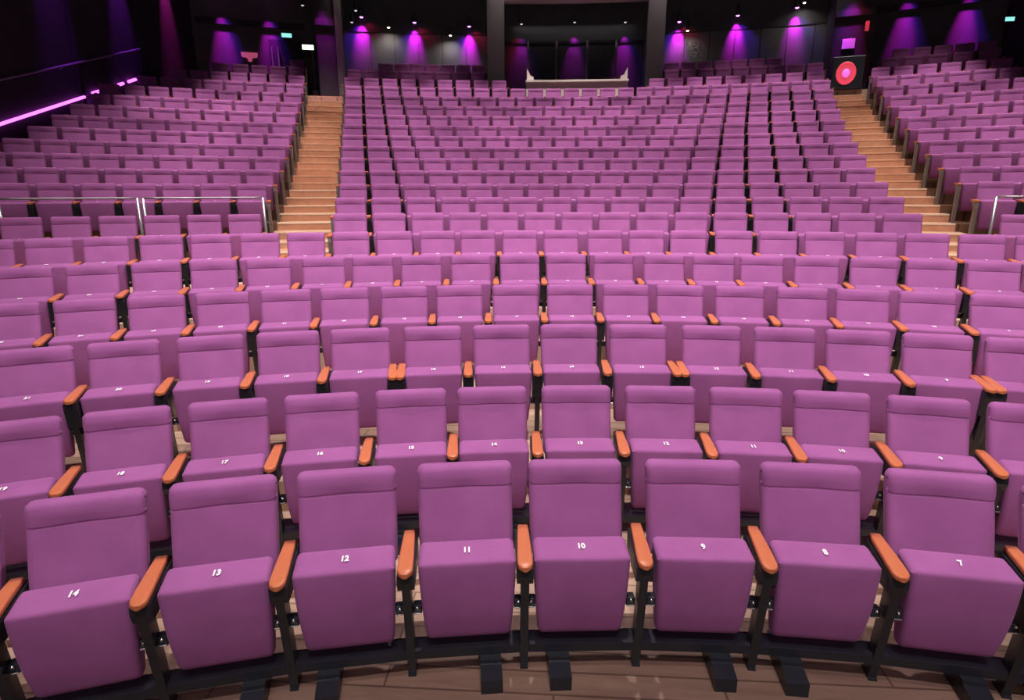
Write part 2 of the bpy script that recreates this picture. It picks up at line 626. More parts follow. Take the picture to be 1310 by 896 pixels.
def make_seat(R, phi, z, num, level, left, right, left_end=False, right_end=False, lift=0.0):
    """level 3-4: everything; 2: no hinge pins; 1: no hinges.  left / right: x of the arms (None = no arm)"""
    t = empty('theatre_seat', rad(R, phi, z), -phi)
    part('backrest', t, (0, 0, lift))
    s = part('seat_cushion', t)
    if num is not None:
        part('seat_number', s, (0, 0.002, Z0 + 0.0035), number_mesh(num), (math.radians(5), 0, 0))
    for x, end in ((left, left_end), (right, right_end)):
        if x is None:
            continue
        part('armrest', t, (x, 0, 0))
        if end:
            part('end_standard', t, (x, 0, 0))
        else:
            part('armrest_bracket' if level >= 4 else 'arm_panel', t, (x, 0, 0))
            part('leg', t, (x, 0, 0))
    if level >= 2:
        for sgn in (-1, 1):
            h = part('hinge', t, (sgn * 0.236, 0, 0))
            if level >= 3:
                part('hinge_pin', h)
    return t


# ---------------------------------------------------------------- every seat's place
ORD = ['zeroth', 'first', 'second', 'third', 'fourth', 'fifth', 'sixth', 'seventh', 'eighth', 'ninth', 'tenth', 'eleventh', 'twelfth', 'thirteenth',
       'fourteenth', 'fifteenth', 'sixteenth', 'seventeenth', 'eighteenth', 'nineteenth', 'twentieth', 'twenty-first', 'twenty-second', 'twenty-third', 'twenty-fourth', 'twenty-fifth', 'twenty-sixth', 'twenty-seventh']

CAM = Vector((-0.8395, 5.3630, 2.263))
TILT, YAW, ROLL, FPX = 0.25482, 0.00362 - 0.0675, -0.00198, 778.104
cam_data = bpy.data.cameras.new('camera')
cam = bpy.data.objects.new('camera', cam_data)
C.objects.link(cam)
cam_rot = Matrix.Rotation(-YAW, 3, 'Z') @ Matrix.Rotation(PI / 2 - TILT, 3, 'X') @ Matrix.Rotation(ROLL, 3, 'Z')
cam.matrix_world = Matrix.Translation(CAM) @ cam_rot.to_4x4()
cam_data.sensor_width = 36.0
cam_data.lens = FPX / 1310.0 * 36.0
cam_data.clip_start = 0.05
cam_data.clip_end = 200
bpy.context.scene.camera = cam
CAM_INV = cam_rot.transposed()


def to_frame(p):
    q = CAM_INV @ (Vector(p) - CAM)
    return 655 + FPX * q.x / -q.z, 448 - FPX * q.y / -q.z


def span(p0, p1, R, pitch=PITCH):
    n = max(1, int(round((p1 - p0) * R / pitch)))
    return [p0 + (k + 0.5) * (p1 - p0) / n for k in range(n)]


SEATS = []       # dicts


def put_row(block, r, angles, R=None, z=None, nums=None, arms=None, l_end=False, r_end=False):
    R = R or ROW[r][0]
    z = (floor_z(r) if z is None else z)
    n = len(angles)
    for i, a in enumerate(angles):
        dl = (a - angles[i - 1]) if i else (angles[1] - angles[0] if n > 1 else PITCH / R)
        left = -0.5 * dl * R
        right = None
        if i == n - 1:
            right = 0.5 * dl * R
        SEATS.append(dict(block=block, r=r, i=i, n=n, R=R, phi=a, z=z, num=(nums[i] if nums else None), left=left, right=right,
                          l_end=l_end and i == 0, r_end=r_end and i == n - 1))
    return SEATS[-n:]


def widen(a, left=1, right=1):
    a = list(a)
    d0 = a[1] - a[0]; d1 = a[-1] - a[-2]
    for _ in range(left):
        a.insert(0, a[0] - d0)
    for _ in range(right):
        a.append(a[-1] + d1)
    return a


# front block: six rows right across, numbered from the right
last_number = {1: 6, 2: 8, 3: 8, 4: 8, 5: 7, 6: 7}
for r in range(1, 7):
    ang = widen(SEAT_ANGLES[('F', r)])
    n = len(ang)
    row = put_row('front', r, ang, nums=[last_number[r] + n - 1 - k for k in range(n)])
    if r == 3:      # two row modules meet here: each keeps its own arm, so the arms stand in pairs
        for k in (5, 9, 13):
            if k < n - 1:
                row[k]['right'] = 0.5 * (ang[k + 1] - ang[k]) * ROW[r][0] - 0.032
                row[k + 1]['left'] += 0.032
# centre block
for r in range(7, 19):
    if ('C', r) in SEAT_ANGLES:
        ang = SEAT_ANGLES[('C', r)]
    else:
        ang = span(-0.2805, 0.2795, ROW[r][0])
    put_row('centre', r, ang, nums=[len(ang) - k for k in range(len(ang))], l_end=True, r_end=True)
put_row('centre_l', 19, span(-0.2825, -0.087, ROW[19][0]), l_end=True)
put_row('centre_r', 19, span(0.080, 0.2763, ROW[19][0]), r_end=True)
put_row('centre_l', 20, span(-0.2803, -0.1128, ROW[20][0]), l_end=True)
put_row('centre_r', 20, span(0.1003, 0.2773, ROW[20][0]), r_end=True)
put_row('centre_l', 21, span(-0.2427, -0.1123, ROW[21][0]))
put_row('centre_r', 21, span(0.1019, 0.2366, ROW[21][0]))
# left block
LOW_R, LOW_Z = 15.30, 1.663 - SEAT_TOP
ang = [-0.5413, -0.5054, -0.4694, -0.4335, -0.3976, -0.3616]
put_row('left', 8, ang, LOW_R, LOW_Z, nums=[6 - k for k in range(6)], r_end=True)
for r in range(9, 14):
    ang = SEAT_ANGLES[('L', r)]
    d = ang[1] - ang[0]
    while len(ang) < 9 and math.sin(-(ang[0] - 1.5 * d)) * ROW[r][0] < 11.2:
        ang = [ang[0] - d] + ang
    put_row('left', r, ang, nums=[len(ang) - k for k in range(len(ang))], r_end=True)
for r, a, b in ((14, -0.5573, -0.3305), (15, -0.5458, -0.3290), (16, -0.5346, -0.3279), (17, -0.5271, -0.3255), (18, -0.4946, -0.3243), (19, -0.4666, -0.3240), (20, -0.425, -0.3245), (21, -0.3445, -0.3250)):
    put_row('left', r, span(a, b, ROW[r][0]), r_end=True)
# right block
d = PITCH / LOW_R
put_row('right', 8, [0.358 + (k + 0.5) * d for k in range(5)], LOW_R, LOW_Z, nums=[5 - k for k in range(5)], l_end=True)
for r in range(9, 20):
    ang = list(SEAT_ANGLES[('R', r)])
    d = PITCH / ROW[r][0]
    while math.sin(ang[-1] + 1.5 * d) * ROW[r][0] < 11.4 and len(ang) < 9:
        ang.append(ang[-1] + d)
    put_row('right', r, ang, nums=[len(ang) - k for k in range(len(ang))], l_end=True)
put_row('right', 20, span(0.330, 0.44, ROW[20][0]), l_end=True)
put_row('right', 21, span(0.345, 0.44, ROW[21][0]))


def frame_area(s):
    """how large this seat can show inside the frame, in square pixels"""
    base = rad(s['R'], s['phi'], s['z'])
    e = Vector((math.cos(s['phi']), -math.sin(s['phi']), 0)); o = Vector((math.sin(s['phi']), math.cos(s['phi']), 0))
    top = 1.0
    low = 0.2 if s['r'] == 1 else 0.60
    xs, ys = [], []
    for x in (-0.23, 0.23):
        for y, z in ((-0.08, low), (-0.05, Z0), (0.25, top)):
            X, Y = to_frame(base + e * x + o * y + Vector((0, 0, z)))
            xs.append(X); ys.append(Y)
    s['px'] = (min(xs) + max(xs)) / 2
    w = min(1310, max(xs)) - max(0, min(xs)); h = min(896, max(ys)) - max(0, min(ys))
    s['w'] = w
    return max(0, w) * max(0, h)


for s in SEATS:
    s['area'] = frame_area(s)
shown = sorted([s for s in SEATS if s['area'] > 60 and s['w'] > 4], key=lambda s: -s['area'])
chosen = {id(s) for s in shown[:300]}

ROWNAME = {1: 'front row', 2: 'second row', 3: 'third row', 4: 'fourth row', 5: 'fifth row', 6: 'sixth row'}
BLOCKNAME = {'front': 'front block', 'centre': 'centre block', 'left': 'left block', 'right': 'right block', 'centre_l': 'centre block', 'centre_r': 'centre block'}
rest = []
for r in range(1, 22):
    for block in ('front', 'centre', 'left', 'right', 'centre_l', 'centre_r'):
        row = [s for s in SEATS if s['block'] == block and s['r'] == r]
        vis = [s for s in row if s['area'] > 60 and s['w'] > 4]
        for s in row:
            if id(s) not in chosen:
                rest.append(s); continue
            lv = 4 if r <= 2 else (3 if r == 3 else (2 if r <= 6 else 1))
            t = make_seat(s['R'], s['phi'], s['z'], s['num'], lv, s['left'], s['right'], s['l_end'], s['r_end'], {1: 0.028, 2: 0.018, 3: 0.008}.get(r, 0.0))
            k = vis.index(s) + 1
            if block == 'front':
                if r == 1:
                    if k == 1:
                        lab = 'purple tip-up seat cut off by the left edge, front row beside seat 14'
                    elif k == len(vis):
                        lab = 'purple tip-up seat cut off by the right edge, front row beside seat 7'
                    else:
                        lab = 'purple tip-up seat with white number %d in the front row' % s['num']
                else:
                    lab = 'purple tip-up seat, %s from the stage, %s seat from the left' % (ROWNAME[r], ORD[k])
                grp = 'seats in the ' + ROWNAME[r]
            else:
                if block in ('left', 'right'):
                    rr = {8: 'lowest row, below the handrail,', 9: 'first row behind the handrail,'}.get(r, ORD[r - 8] + ' row from the handrail,')
                    if r > 9:
                        rr = ORD[r - 8] + ' row behind the handrail,'
                else:
                    rr = {7: 'lowest row,'}.get(r, ORD[r - 6] + ' row up,')
                if block == 'left':
                    q = '%s seat from the aisle' % ORD[len(vis) - k + 1]
                elif block == 'right':
                    q = '%s seat from the aisle' % ORD[k]
                else:
                    q = '%s seat from the left aisle' % ORD[k]
                lab = 'purple seat in the %s, %s %s' % (BLOCKNAME[block], rr, q)
                grp = 'seats in the %s, row %d' % (BLOCKNAME[block], r - 6)
            tag(t, lab, 'seat', grp)

# the smaller, farther seats: one mass
mats = [M['fabric'], M['arm'], M['black'], M['steel']]
bv, bf, bi, bs = [], [], [], []
src = {}
for nm, mi in (('backrest', 0), ('seat_cushion', 0), ('armrest', 1), ('leg', 2), ('arm_panel', 2), ('end_standard', 3)):
    me = BANK[nm].data
    src[nm] = ([v.co.copy() for v in me.vertices], [tuple(p.vertices) for p in me.polygons], mi, [p.use_smooth for p in me.polygons])


def stamp(nm, mw, x=0.0):
    vs, fs, mi, sm = src[nm]
    b = len(bv)
    off = Vector((x, 0, 0))
    bv.extend(mw @ (v + off) for v in vs)
    bf.extend(tuple(b + i for i in f) for f in fs)
    bi.extend([mi] * len(fs)); bs.extend(sm)


for s in rest:
    mw = Matrix.Translation(rad(s['R'], s['phi'], s['z'])) @ Matrix.Rotation(-s['phi'], 4, 'Z')
    stamp('backrest', mw); stamp('seat_cushion', mw)
    for x, e in ((s['left'], s['l_end']), (s['right'], s['r_end'])):
        if x is not None:
            stamp('armrest', mw, x)
            stamp('end_standard' if e else 'leg', mw, x)
            if not e:
                stamp('arm_panel', mw, x)
me = bpy.data.meshes.new('theatre_seating')
me.from_pydata([tuple(v) for v in bv], [], bf)
for m in mats:
    me.materials.append(m)
me.polygons.foreach_set('material_index', bi)
me.polygons.foreach_set('use_smooth', bs)
me.update()
o = bpy.data.objects.new('theatre_seating', me)
C.objects.link(o)
tag(o, 'mass of purple theatre seats filling the higher rows below the back wall', 'seating', kind='stuff')

# beams under the first two rows, with block feet
for r in (1, 2):
    fr = [s for s in SEATS if s['block'] == 'front' and s['r'] == r]
    R1 = ROW[r][0]; zf = floor_z(r)
    joints = [fr[0]['phi'] - 0.5 * (fr[1]['phi'] - fr[0]['phi'])] + [0.5 * (a['phi'] + b['phi']) for a, b in zip(fr, fr[1:])] + [fr[-1]['phi'] + 0.5 * (fr[-1]['phi'] - fr[-2]['phi'])]
    base = empty('seat_row_frame', rad(R1, -0.12, zf), 0.12)
    binv = (Matrix.Translation(rad(R1, -0.12, zf)) @ Matrix.Rotation(0.12, 4, 'Z')).inverted()
    v, f = [], []
    for a, b in zip(joints, joints[1:]):
        sector(v, f, R1 - 0.030, R1 + (0.07 if r == 1 else 0.16), a, b, zf + 0.100, zf + 0.145, 1)
    mesh_obj('beam', [binv @ p for p in v], f, M['black'], base)
    for j in range(1, len(joints) - 1, 2):
        for sg in (-1, 1):
            p = joints[j] + sg * 0.165 / R1
            bm = bmesh.new()
            m = binv @ Matrix.Translation(rad(R1, p, zf)) @ Matrix.Rotation(-p, 4, 'Z')
            prism = [(-0.17, 0.0), (-0.17, 0.072), (-0.075, 0.085), (-0.072, 0.100), (0.15, 0.100), (0.15, 0.0)]
            prism_x(bm, prism, -0.05, 0.05)
            bmesh.ops.transform(bm, matrix=m, verts=bm.verts[:])
            bm_obj('foot', bm, M['black'], base)
    tag(base, ('long black steel beam under the front row, its block feet on the floor' if r == 1 else 'black steel beam under the second row, seen between the front seats'), 'seat frame', 'seat row frames')

# ---------------------------------------------------------------- floor, tiers, stairs
EDGE = 0.43
SIDE = 0.62
blocks = []
upper = []
LA0, LA1 = -0.345, -0.2795       # left aisle
RA0, RA1 = 0.2845, 0.352         # right aisle
def edge(r):
    return ROW[r][0] - EDGE
LOW = 0.95       # the lower tiers run out to the side walls
blocks.append((8.3, edge(2), -LOW, LOW, -0.3, 0.0))
for r in range(2, 7):
    blocks.append((edge(r), edge(r + 1) if r < 6 else 13.95, -LOW if r < 6 else -0.9, LOW if r < 6 else 0.9, -0.3, floor_z(r)))
def aisle_l(r):      # the aisle's edge on the left block
    return {8: -0.3436, 9: -0.3425, 10: -0.340, 11: -0.3365, 12: -0.3335, 13: -0.3318}.get(r, -0.329 if r < 17 else -0.325)
for r in range(7, 22):
    b = edge(r + 1) if r < 21 else WALL_R
    upper.append((13.95 if r == 7 else edge(r), b, -0.279, 0.2845, -0.3, floor_z(r)))
    if r >= 9:
        upper.append((edge(r), b, -SIDE, aisle_l(r), -0.3, floor_z(r)))
        ra = {9: 0.351, 10: 0.347, 11: 0.3435, 12: 0.340, 13: 0.3365}.get(r, 0.3365 - 0.0034 * (r - 13))
        upper.append((edge(r), b, ra, SIDE, -0.3, floor_z(r)))
blocks.append((13.95, edge(9), -0.84, -0.3436, -0.3, LOW_Z))
blocks.append((13.95, edge(9), 0.352, 0.84, -0.3, LOW_Z))
# landings behind the aisle heads
blocks.append((26.45, WALL_R, -0.329, -0.279, -0.3, floor_z(20)))
blocks.append((26.45, WALL_R, 0.2845, 0.352, -0.3, floor_z(20)))
fl = struct(sector_obj('floor', M['floor'], blocks))
fu = struct(sector_obj('floor_upper', M['darkened_floor'], upper))
ff = struct(sector_obj('floor_front', M['front_floor'], [(2.0, 8.3, -1.2, 1.2, -0.3, 0.0)]))


def stairs(p_in, p_out, left):
    """two steps to every row, each with a nosing, painted paler low down as if lit"""
    t = empty('aisle_stairs', rad(13.95, 0.5 * (p_in + p_out), floor_z(6)))
    og = t.location
    lv = []
    for r in range(7, 20):
        lv.append((13.95 if r == 7 else edge(r), floor_z(r)))
        lv.append((0.5 * (edge(r) + edge(r + 1)), 0.5 * (floor_z(r) + floor_z(r + 1))))
    lv.append((edge(20), floor_z(20)))
    lv.append((26.46, floor_z(20)))
    for k, ((Ra, za), (Rb, zb)) in enumerate(zip(lv, lv[1:])):
        r = min(range(7, 21), key=lambda q: abs(ROW[q][0] - 0.5 * (Ra + Rb)))
        if left:
            a, b = (aisle_l(r) if r >= 9 else -0.3436), -0.279
        else:
            a, b = 0.2845, {8: 0.352, 9: 0.351, 10: 0.347, 11: 0.3435, 12: 0.340, 13: 0.3365}.get(r, 0.352 if r < 8 else 0.3365 - 0.0034 * (r - 13))
        st = sector_obj('step', M['step'], [(Ra, Rb, a, b, za - 0.28, za)], t, og)
        no = sector_obj('nosing', M['nosing'] if k < 11 else M['step_edge'], [(Ra - 0.004, Ra + 0.06, a + 0.0003, b - 0.0003, za - 0.022, za + 0.004)], st, og)  # lower nosings painted paler to stand for the light on them
    return t


tag(stairs(-0.345, -0.279, True), 'wooden stairs with pale nosings in the left aisle', 'stairs', 'aisle stairs')
tag(stairs(0.2845, 0.352, False), 'wooden stairs with pale nosings in the right aisle', 'stairs', 'aisle stairs')

# ---------------------------------------------------------------- walls and ceiling
def wall_box(name, mat, lo, hi):
    bm = bmesh.new(); add_box(bm, lo, hi)
    return struct(bm_obj(name, bm, mat))


v_end = math.sqrt(WALL_R ** 2 - WALL_U ** 2)
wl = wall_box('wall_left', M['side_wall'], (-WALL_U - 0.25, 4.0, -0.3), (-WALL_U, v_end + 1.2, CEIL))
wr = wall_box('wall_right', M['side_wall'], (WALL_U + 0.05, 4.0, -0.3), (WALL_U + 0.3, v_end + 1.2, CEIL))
struct(sector_obj('wall_back', M['wall'], [(WALL_R, WALL_R + 0.25, -0.47, 0.47, 2.0, CEIL)]))
struct(sector_obj('ceiling', M['ceiling'], [(11.0, WALL_R + 0.3, -0.62, 0.62, CEIL, CEIL + 0.2)]))
# shade on the upper back wall painted dark; its lower edge is level
struct(sector_obj('trim_1', M['black_or_shade'], [(WALL_R - 0.03, WALL_R, -0.279, -0.1105, 7.58, CEIL), (WALL_R - 0.03, WALL_R, 0.098, 0.281, 7.55, CEIL)]))
# vertical seams between the wall panels
v, f = [], []
for p in [-0.279 + 0.0285 * k for k in range(1, 6)] + [0.098 + 0.0285 * k for k in range(1, 7)]:
    sector(v, f, WALL_R - 0.012, WALL_R, p - 0.0006, p + 0.0006, 5.5, 7.58, 1)
struct(mesh_obj('trim_2', v, f, M['black_or_shade']))
# the bays at the heads of the aisles come forward of the wall
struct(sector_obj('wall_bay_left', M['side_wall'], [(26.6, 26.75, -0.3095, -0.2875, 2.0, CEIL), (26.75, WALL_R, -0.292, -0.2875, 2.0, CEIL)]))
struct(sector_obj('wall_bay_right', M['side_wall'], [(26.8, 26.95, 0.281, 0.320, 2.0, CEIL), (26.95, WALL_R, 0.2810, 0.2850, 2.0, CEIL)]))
struct(sector_obj('trim_3', M['pillar'], [(26.45, 26.8, -0.2875, -0.2795, 4.0, CEIL)]))
# pillars either side of the control booth
struct(sector_obj('trim_4', M['pillar'], [(26.7, 27.2, -0.1112, -0.0909, 4.0, CEIL)]))
struct(sector_obj('trim_5', M['pillar'], [(26.7, 27.2, 0.0782, 0.0985, 4.0, CEIL)]))
# upper wall above the booth, its shade painted dark as well
struct(sector_obj('trim_6', M['black_or_shade'], [(WALL_R - 0.03, WALL_R, -0.1105, 0.098, 7.30, CEIL)]))
struct(sector_obj('trim_8', M['mullion'], [(26.7, 27.1, -0.0909, 0.0782, 8.09, 8.5)]))
# booth: glazing
v, f = [], []
sector(v, f, 28.30, 28.312, -0.0909, 0.0782, 5.2, 7.27, 6)
for q in v:      # the panes lean back towards the top so that they mirror the seats, not the lamps
    k = 1.0 + 0.30 * (q.z - 7.27) / 2.07 / 28.3 * -1.0 * -1.0
    q.x *= k; q.y *= k
win = struct(mesh_obj('window_1', v, f, M['glass']))
for p in (-0.0610, -0.0265, 0.0105, 0.0455):
    o = sector_obj('mullion', M['mullion'], [(28.27, 28.33, p - 0.0011, p + 0.0011, 5.2, 7.27)], win)

# booth front wall with its two end brackets
bw = sector_obj('booth_counter', M['beige'], [(25.84, 26.02, -0.0655, 0.0565, 4.3, 5.56), (25.78, 26.10, -0.0660, 0.0570, 5.56, 5.62)])
tag(bw, 'beige counter front of the control booth behind the centre seats', 'counter')
for p, sg in ((-0.0645, 1), (0.0555, -1)):
    v, f = [], []
    q = rad(25.9, p, 5.62)
    e = Vector((math.cos(p), -math.sin(p), 0)) * sg
    o_ = Vector((math.sin(p), math.cos(p), 0))
    prof = [(0, 0), (0.22, 0), (0.20, 0.10), (0.11, 0.13), (0.0, 0.34)]
    for dy in (-0.06, 0.06):
        for a, b in prof:
            v.append(q + e * a + o_ * dy + Vector((0, 0, b)))
    n = len(prof)
    f = [tuple(range(n)), tuple(range(2 * n - 1, n - 1, -1))] + [(k, (k + 1) % n, n + (k + 1) % n, n + k) for k in range(n)]
    mesh_obj('end_bracket', v, f, M['beige'], bw)

# seams and pilasters on the left wall
bm = bmesh.new()
for y, w in ((17.0, 0.10), (20.7, 0.10), (23.2, 0.10)):
    add_box(bm, (-WALL_U, y - w / 2, 1.2), (-WALL_U + 0.06, y + w / 2, CEIL))
struct(bm_obj('trim_7', bm, M['side_wall']))

# LED strip along the wall above the side steps
def led_z(v):
    return 3.66 + (v - 18.17) * (4.54 - 3.66) / (20.71 - 18.17)
bm = bmesh.new()
add_tube(bm, [(-WALL_U + 0.05, 15.0, led_z(15.0)), (-WALL_U + 0.05, 20.72, led_z(20.72))], 0.032, 10)
led = bm_obj('led_strip', bm, M['led'])
tag(led, 'glowing magenta light strip sloping up along the left wall', 'light strip', 'magenta wall strips')
for a, b, lab in ((21.02, 21.35, 'short glowing magenta strip just above the long one on the left wall'),
                  (22.05, 22.25, 'middle short magenta light on the left wall, lower of the upper two'),
                  (22.48, 22.80, 'topmost short magenta light on the left wall beside the seats')):
    bm = bmesh.new()
    add_tube(bm, [(-WALL_U + 0.05, a, led_z(a) + 0.02), (-WALL_U + 0.05, b, led_z(b) + 0.02)], 0.036, 10)
    tag(bm_obj('led_strip', bm, M['led']), lab, 'light strip', 'magenta wall strips')
# handrail on the left wall
bm = bmesh.new()
rz = lambda v: 4.56 + (v - 18.39) * (6.11 - 4.56) / (23.09 - 18.39)
add_tube(bm, [(-WALL_U + 0.09, 15.5, rz(15.5)), (-WALL_U + 0.09, 23.1, rz(23.1))], 0.022, 10)
hr = bm_obj('wall_handrail', bm, M['grey_box'])
tag(hr, 'thin dark handrail sloping along the left wall above the light strip', 'handrail')
for y in (16.5, 18.3, 20.1, 21.9):
    bm = bmesh.new()
    add_tube(bm, [(-WALL_U, y, rz(y) - 0.06), (-WALL_U + 0.06, y, rz(y) - 0.06), (-WALL_U + 0.09, y, rz(y))], 0.010, 8)
    bm_obj('rail_bracket', bm, M['grey_box'], hr)


# guard rails in front of the first raised row at the sides
def guard(p0, p1, lab, top_z):
    R = edge(9) - 0.06
    t = empty('guard_rail', rad(R, 0.5 * (p0 + p1), LOW_Z))
    og = t.location
    bm = bmesh.new()
    n = 10
    add_tube(bm, [rad(R, p0 + (p1 - p0) * k / n, top_z) - og for k in range(n + 1)], 0.014, 10)
    bm_obj('top_rail', bm, M['dull_rail'], t, True)
    for p in (p0, p1):
        bm = bmesh.new()
        add_tube(bm, [rad(R, p, LOW_Z) - og, rad(R, p, top_z) - og], 0.021, 10)
        bm_obj('post', bm, M['rail'], t, True)
        bm = bmesh.new()
        add_lathe(bm, [(0.05, 0), (0.05, 0.012), (0.025, 0.02)], 16, Matrix.Translation(rad(R, p, LOW_Z) - og))
        bm_obj('base_flange', bm, M['rail'], t, True)
    return tag(t, lab, 'guard rail', 'silver guard rails')


GZ = 2.18
guard(-0.5585, -0.4545, 'silver guard rail before the raised left block, section nearer the wall', GZ)
guard(-0.4497, -0.3452, 'silver guard rail before the raised left block, section beside the aisle', GZ)
guard(0.3600, 0.465, 'silver guard rail before the raised right block', GZ)


# ---------------------------------------------------------------- wall lamps
def aim(o, target):
    d = Vector(target) - o.location
    o.rotation_euler = d.to_track_quat('-Z', 'Y').to_euler()


def spot(name, loc, target, power, col, angle, blend=0.6, size=0.05):
    l = bpy.data.lights.new(name, 'SPOT')
    l.energy = power; l.color = col
    l.spot_size = math.radians(angle); l.spot_blend = blend
    l.shadow_soft_size = size
    o = bpy.data.objects.new(name, l)
    C.objects.link(o)
    o.location = loc
    aim(o, target)
    return o


def area(name, loc, target, power, col, sx, sy, spread=180):
    l = bpy.data.lights.new(name, 'AREA')
    l.energy = power; l.color = col
    l.shape = 'RECTANGLE'; l.size = sx; l.size_y = sy
    l.spread = math.radians(spread)
    o = bpy.data.objects.new(name, l)
    C.objects.link(o)
    o.location = loc
    aim(o, target)
    return o


def lamp_fixture(name, R, phi, z, lens, lab, cat, group, drop=0.0, r=0.07):
    """a short can on a stem, its lens facing down"""
    t = empty(name, rad(R, phi, z), -phi)
    bm = bmesh.new()
    add_lathe(bm, [(r * 0.75, 0.26), (r, 0.22), (r, 0.02), (r * 1.08, 0.0), (r * 0.9, 0.0), (r * 0.85, 0.05)], 20)
    bm_obj('housing', bm, M['black'], t, False)
    bm = bmesh.new()
    add_lathe(bm, [(r * 0.86, 0.015), (r * 0.86, -0.004), (r * 0.55, -0.022), (r * 0.2, -0.03)], 20)
    bm_obj('lens', bm, lens, t, True)
    bm = bmesh.new()
    add_tube(bm, [(0, 0, 0.25), (0, 0, 0.36), (0, 0.20, 0.36)], 0.018, 8)
    bm_obj('bracket', bm, M['black'], t)
    return tag(t, lab, cat, group)


MAG = (0.85, 0.02, 0.95)
BLUE = (0.16, 0.02, 1.0)
RED = (1.0, 0.02, 0.12)
def wash(R, phi, z, wallR, power, zt=6.2, red=0.0, blue=0.0, angle=56):
    """an LED wall washer: a magenta beam with red and blue fringes to the sides"""
    p = rad(R, phi, z - 0.035)
    spot('wash_light', p, rad(wallR, phi, zt), power, MAG, angle, 1.0, 0.03)
    e = 0.35 / wallR
    if blue:
        spot('wash_light', p, rad(wallR, phi + e * (1 if blue > 0 else -1), zt - 0.2), power * abs(blue), BLUE, angle, 1.0, 0.03)
    if red:
        spot('wash_light', p, rad(wallR, phi + e * (1 if red > 0 else -1), zt + 0.2), power * abs(red), RED, angle, 1.0, 0.03)


GL = 'magenta wall washers on the back wall'
W = 460
cen = [(-0.2591, 7.98, 'leftmost magenta wall lamp between the left pillar strip and the booth', -0.8, 0.4),
       (-0.1974, 7.88, 'magenta wall lamp second from the left, over the centre block', -0.6, 0.5),
       (-0.1322, 7.80, 'magenta wall lamp just left of the booth pillar', -0.6, 0.5),
       (0.1187, 7.83, 'magenta wall lamp just right of the booth pillar', -0.6, 0.5),
       (0.1842, 7.92, 'magenta wall lamp over the centre block, second right of the booth', 0.8, 0.0),
       (0.2472, 8.02, 'magenta wall lamp nearest the right aisle head, above grey panels', 0.8, 0.0)]
for p, z, lab, bl, rd in cen:
    lamp_fixture('wall_washer', 28.66, p, z, M['lens'], lab, 'wall lamp', GL)
    wash(28.66, p, z, WALL_R, W, z - 0.52, rd * 0.12, bl * 0.3, 56)
for p, z, lab, rd, bl, k in ((-0.0689, 7.89, 'faint lamp over the control booth, left one', -0.7, 0.3, 0.45), (-0.0048, 7.93, 'faint lamp over the control booth, middle one', 0, 0.2, 0.55), (0.0557, 7.89, 'faint lamp over the control booth, right one', 0, 0.5, 0.8)):
    lamp_fixture('booth_washer', 28.66, p, z, M['lens_dim'], lab, 'wall lamp', 'lamps over the booth', r=0.05)
    wash(28.66, p, z, WALL_R, W * k, 6.6, rd * 0.5, bl * 0.5, 40)
for R, p, z, wr_, lab, rd, bl, k in ((28.55, -0.4130, 8.6, WALL_R, 'magenta wall lamp over the left block, nearer the side wall', 0, 0.9, 1.3),
                                  (28.55, -0.3638, 8.6, WALL_R, 'magenta wall lamp above the green exit sign', 0, 0.9, 1.2),
                                  (26.25, -0.3010, 8.5, 26.6, 'magenta wall lamp above the head of the left aisle', 0.4, 0.4, 0.7),
                                  (26.45, 0.2965, 8.5, 26.8, 'magenta wall lamp above the head of the right aisle', 0.5, -0.7, 1.1),
                                  (28.55, 0.3566, 8.8, WALL_R, 'magenta wall lamp over the right block, nearer the aisle', 0, 0.9, 1.3),
                                  (28.55, 0.4112, 8.7, WALL_R, 'magenta wall lamp over the right block, nearer the side wall', 0, 0.9, 1.3)):
    lamp_fixture('wall_washer', R, p, z, M['lens'], lab, 'wall lamp', GL)
    wash(R, p, z, wr_, W * k * 1.5, 6.2, rd * 0.4, bl * 0.5, 27)
# black pipe bars carrying cables across the side walls, which cut the beams
def bar(p0, p1, R, z, lab):
    o = sector_obj('lighting_bar', M['black_or_shade'], [(R - 0.06, R - 0.001, p0, p1, z - 0.09, z + 0.09)])
    tag(o, lab, 'lighting bar', 'black lighting bars')
bar(-0.44, -0.3255, WALL_R, 7.62, 'black bar across the back wall over the left block')
bar(-0.3095, -0.2880, 26.6, 7.27, 'black bar across the wall at the head of the left aisle')
bar(0.281, 0.320, 26.8, 7.30, 'black bar across the wall at the head of the right aisle')
bar(0.325, 0.44, WALL_R, 7.80, 'black bar across the back wall over the right block')

GW = 'warm ceiling lamps along the back wall'
for R, p, z, lab, on in ((28.5, -0.2280, 7.66, 'warm lamp between the two left magenta wall lamps', 1), (28.5, -0.1550, 7.47, 'warm lamp between the second magenta lamp and the left booth pillar', 1),
                     (28.5, 0.1285, 7.51, 'small warm lamp beside the magenta lamp right of the booth', 0.4), (28.5, 0.2537, 8.11, 'bright pale lamp at the ceiling above the right aisle head', 0.7),
                     (28.5, -0.2649, 8.13, 'pale lamp dot above the leftmost centre magenta lamp', 0), (28.5, -0.2702, 7.77, 'pale lamp dot left of the leftmost centre magenta lamp', 0), (28.0, -0.3235, 8.06, 'pale lamp dot high above the left aisle', 0)):
    lamp_fixture('wall_spotlight', R, p, z, M['lens_warm'] if on else M['lens_dim'], lab, 'spotlight', GW, r=0.055)
    if on:
        spot('warm_wash', rad(R, p, z - 0.03), rad(WALL_R, p, 5.8), 60 * on, (1.0, 0.90, 0.84), 150, 0.9, 0.04)

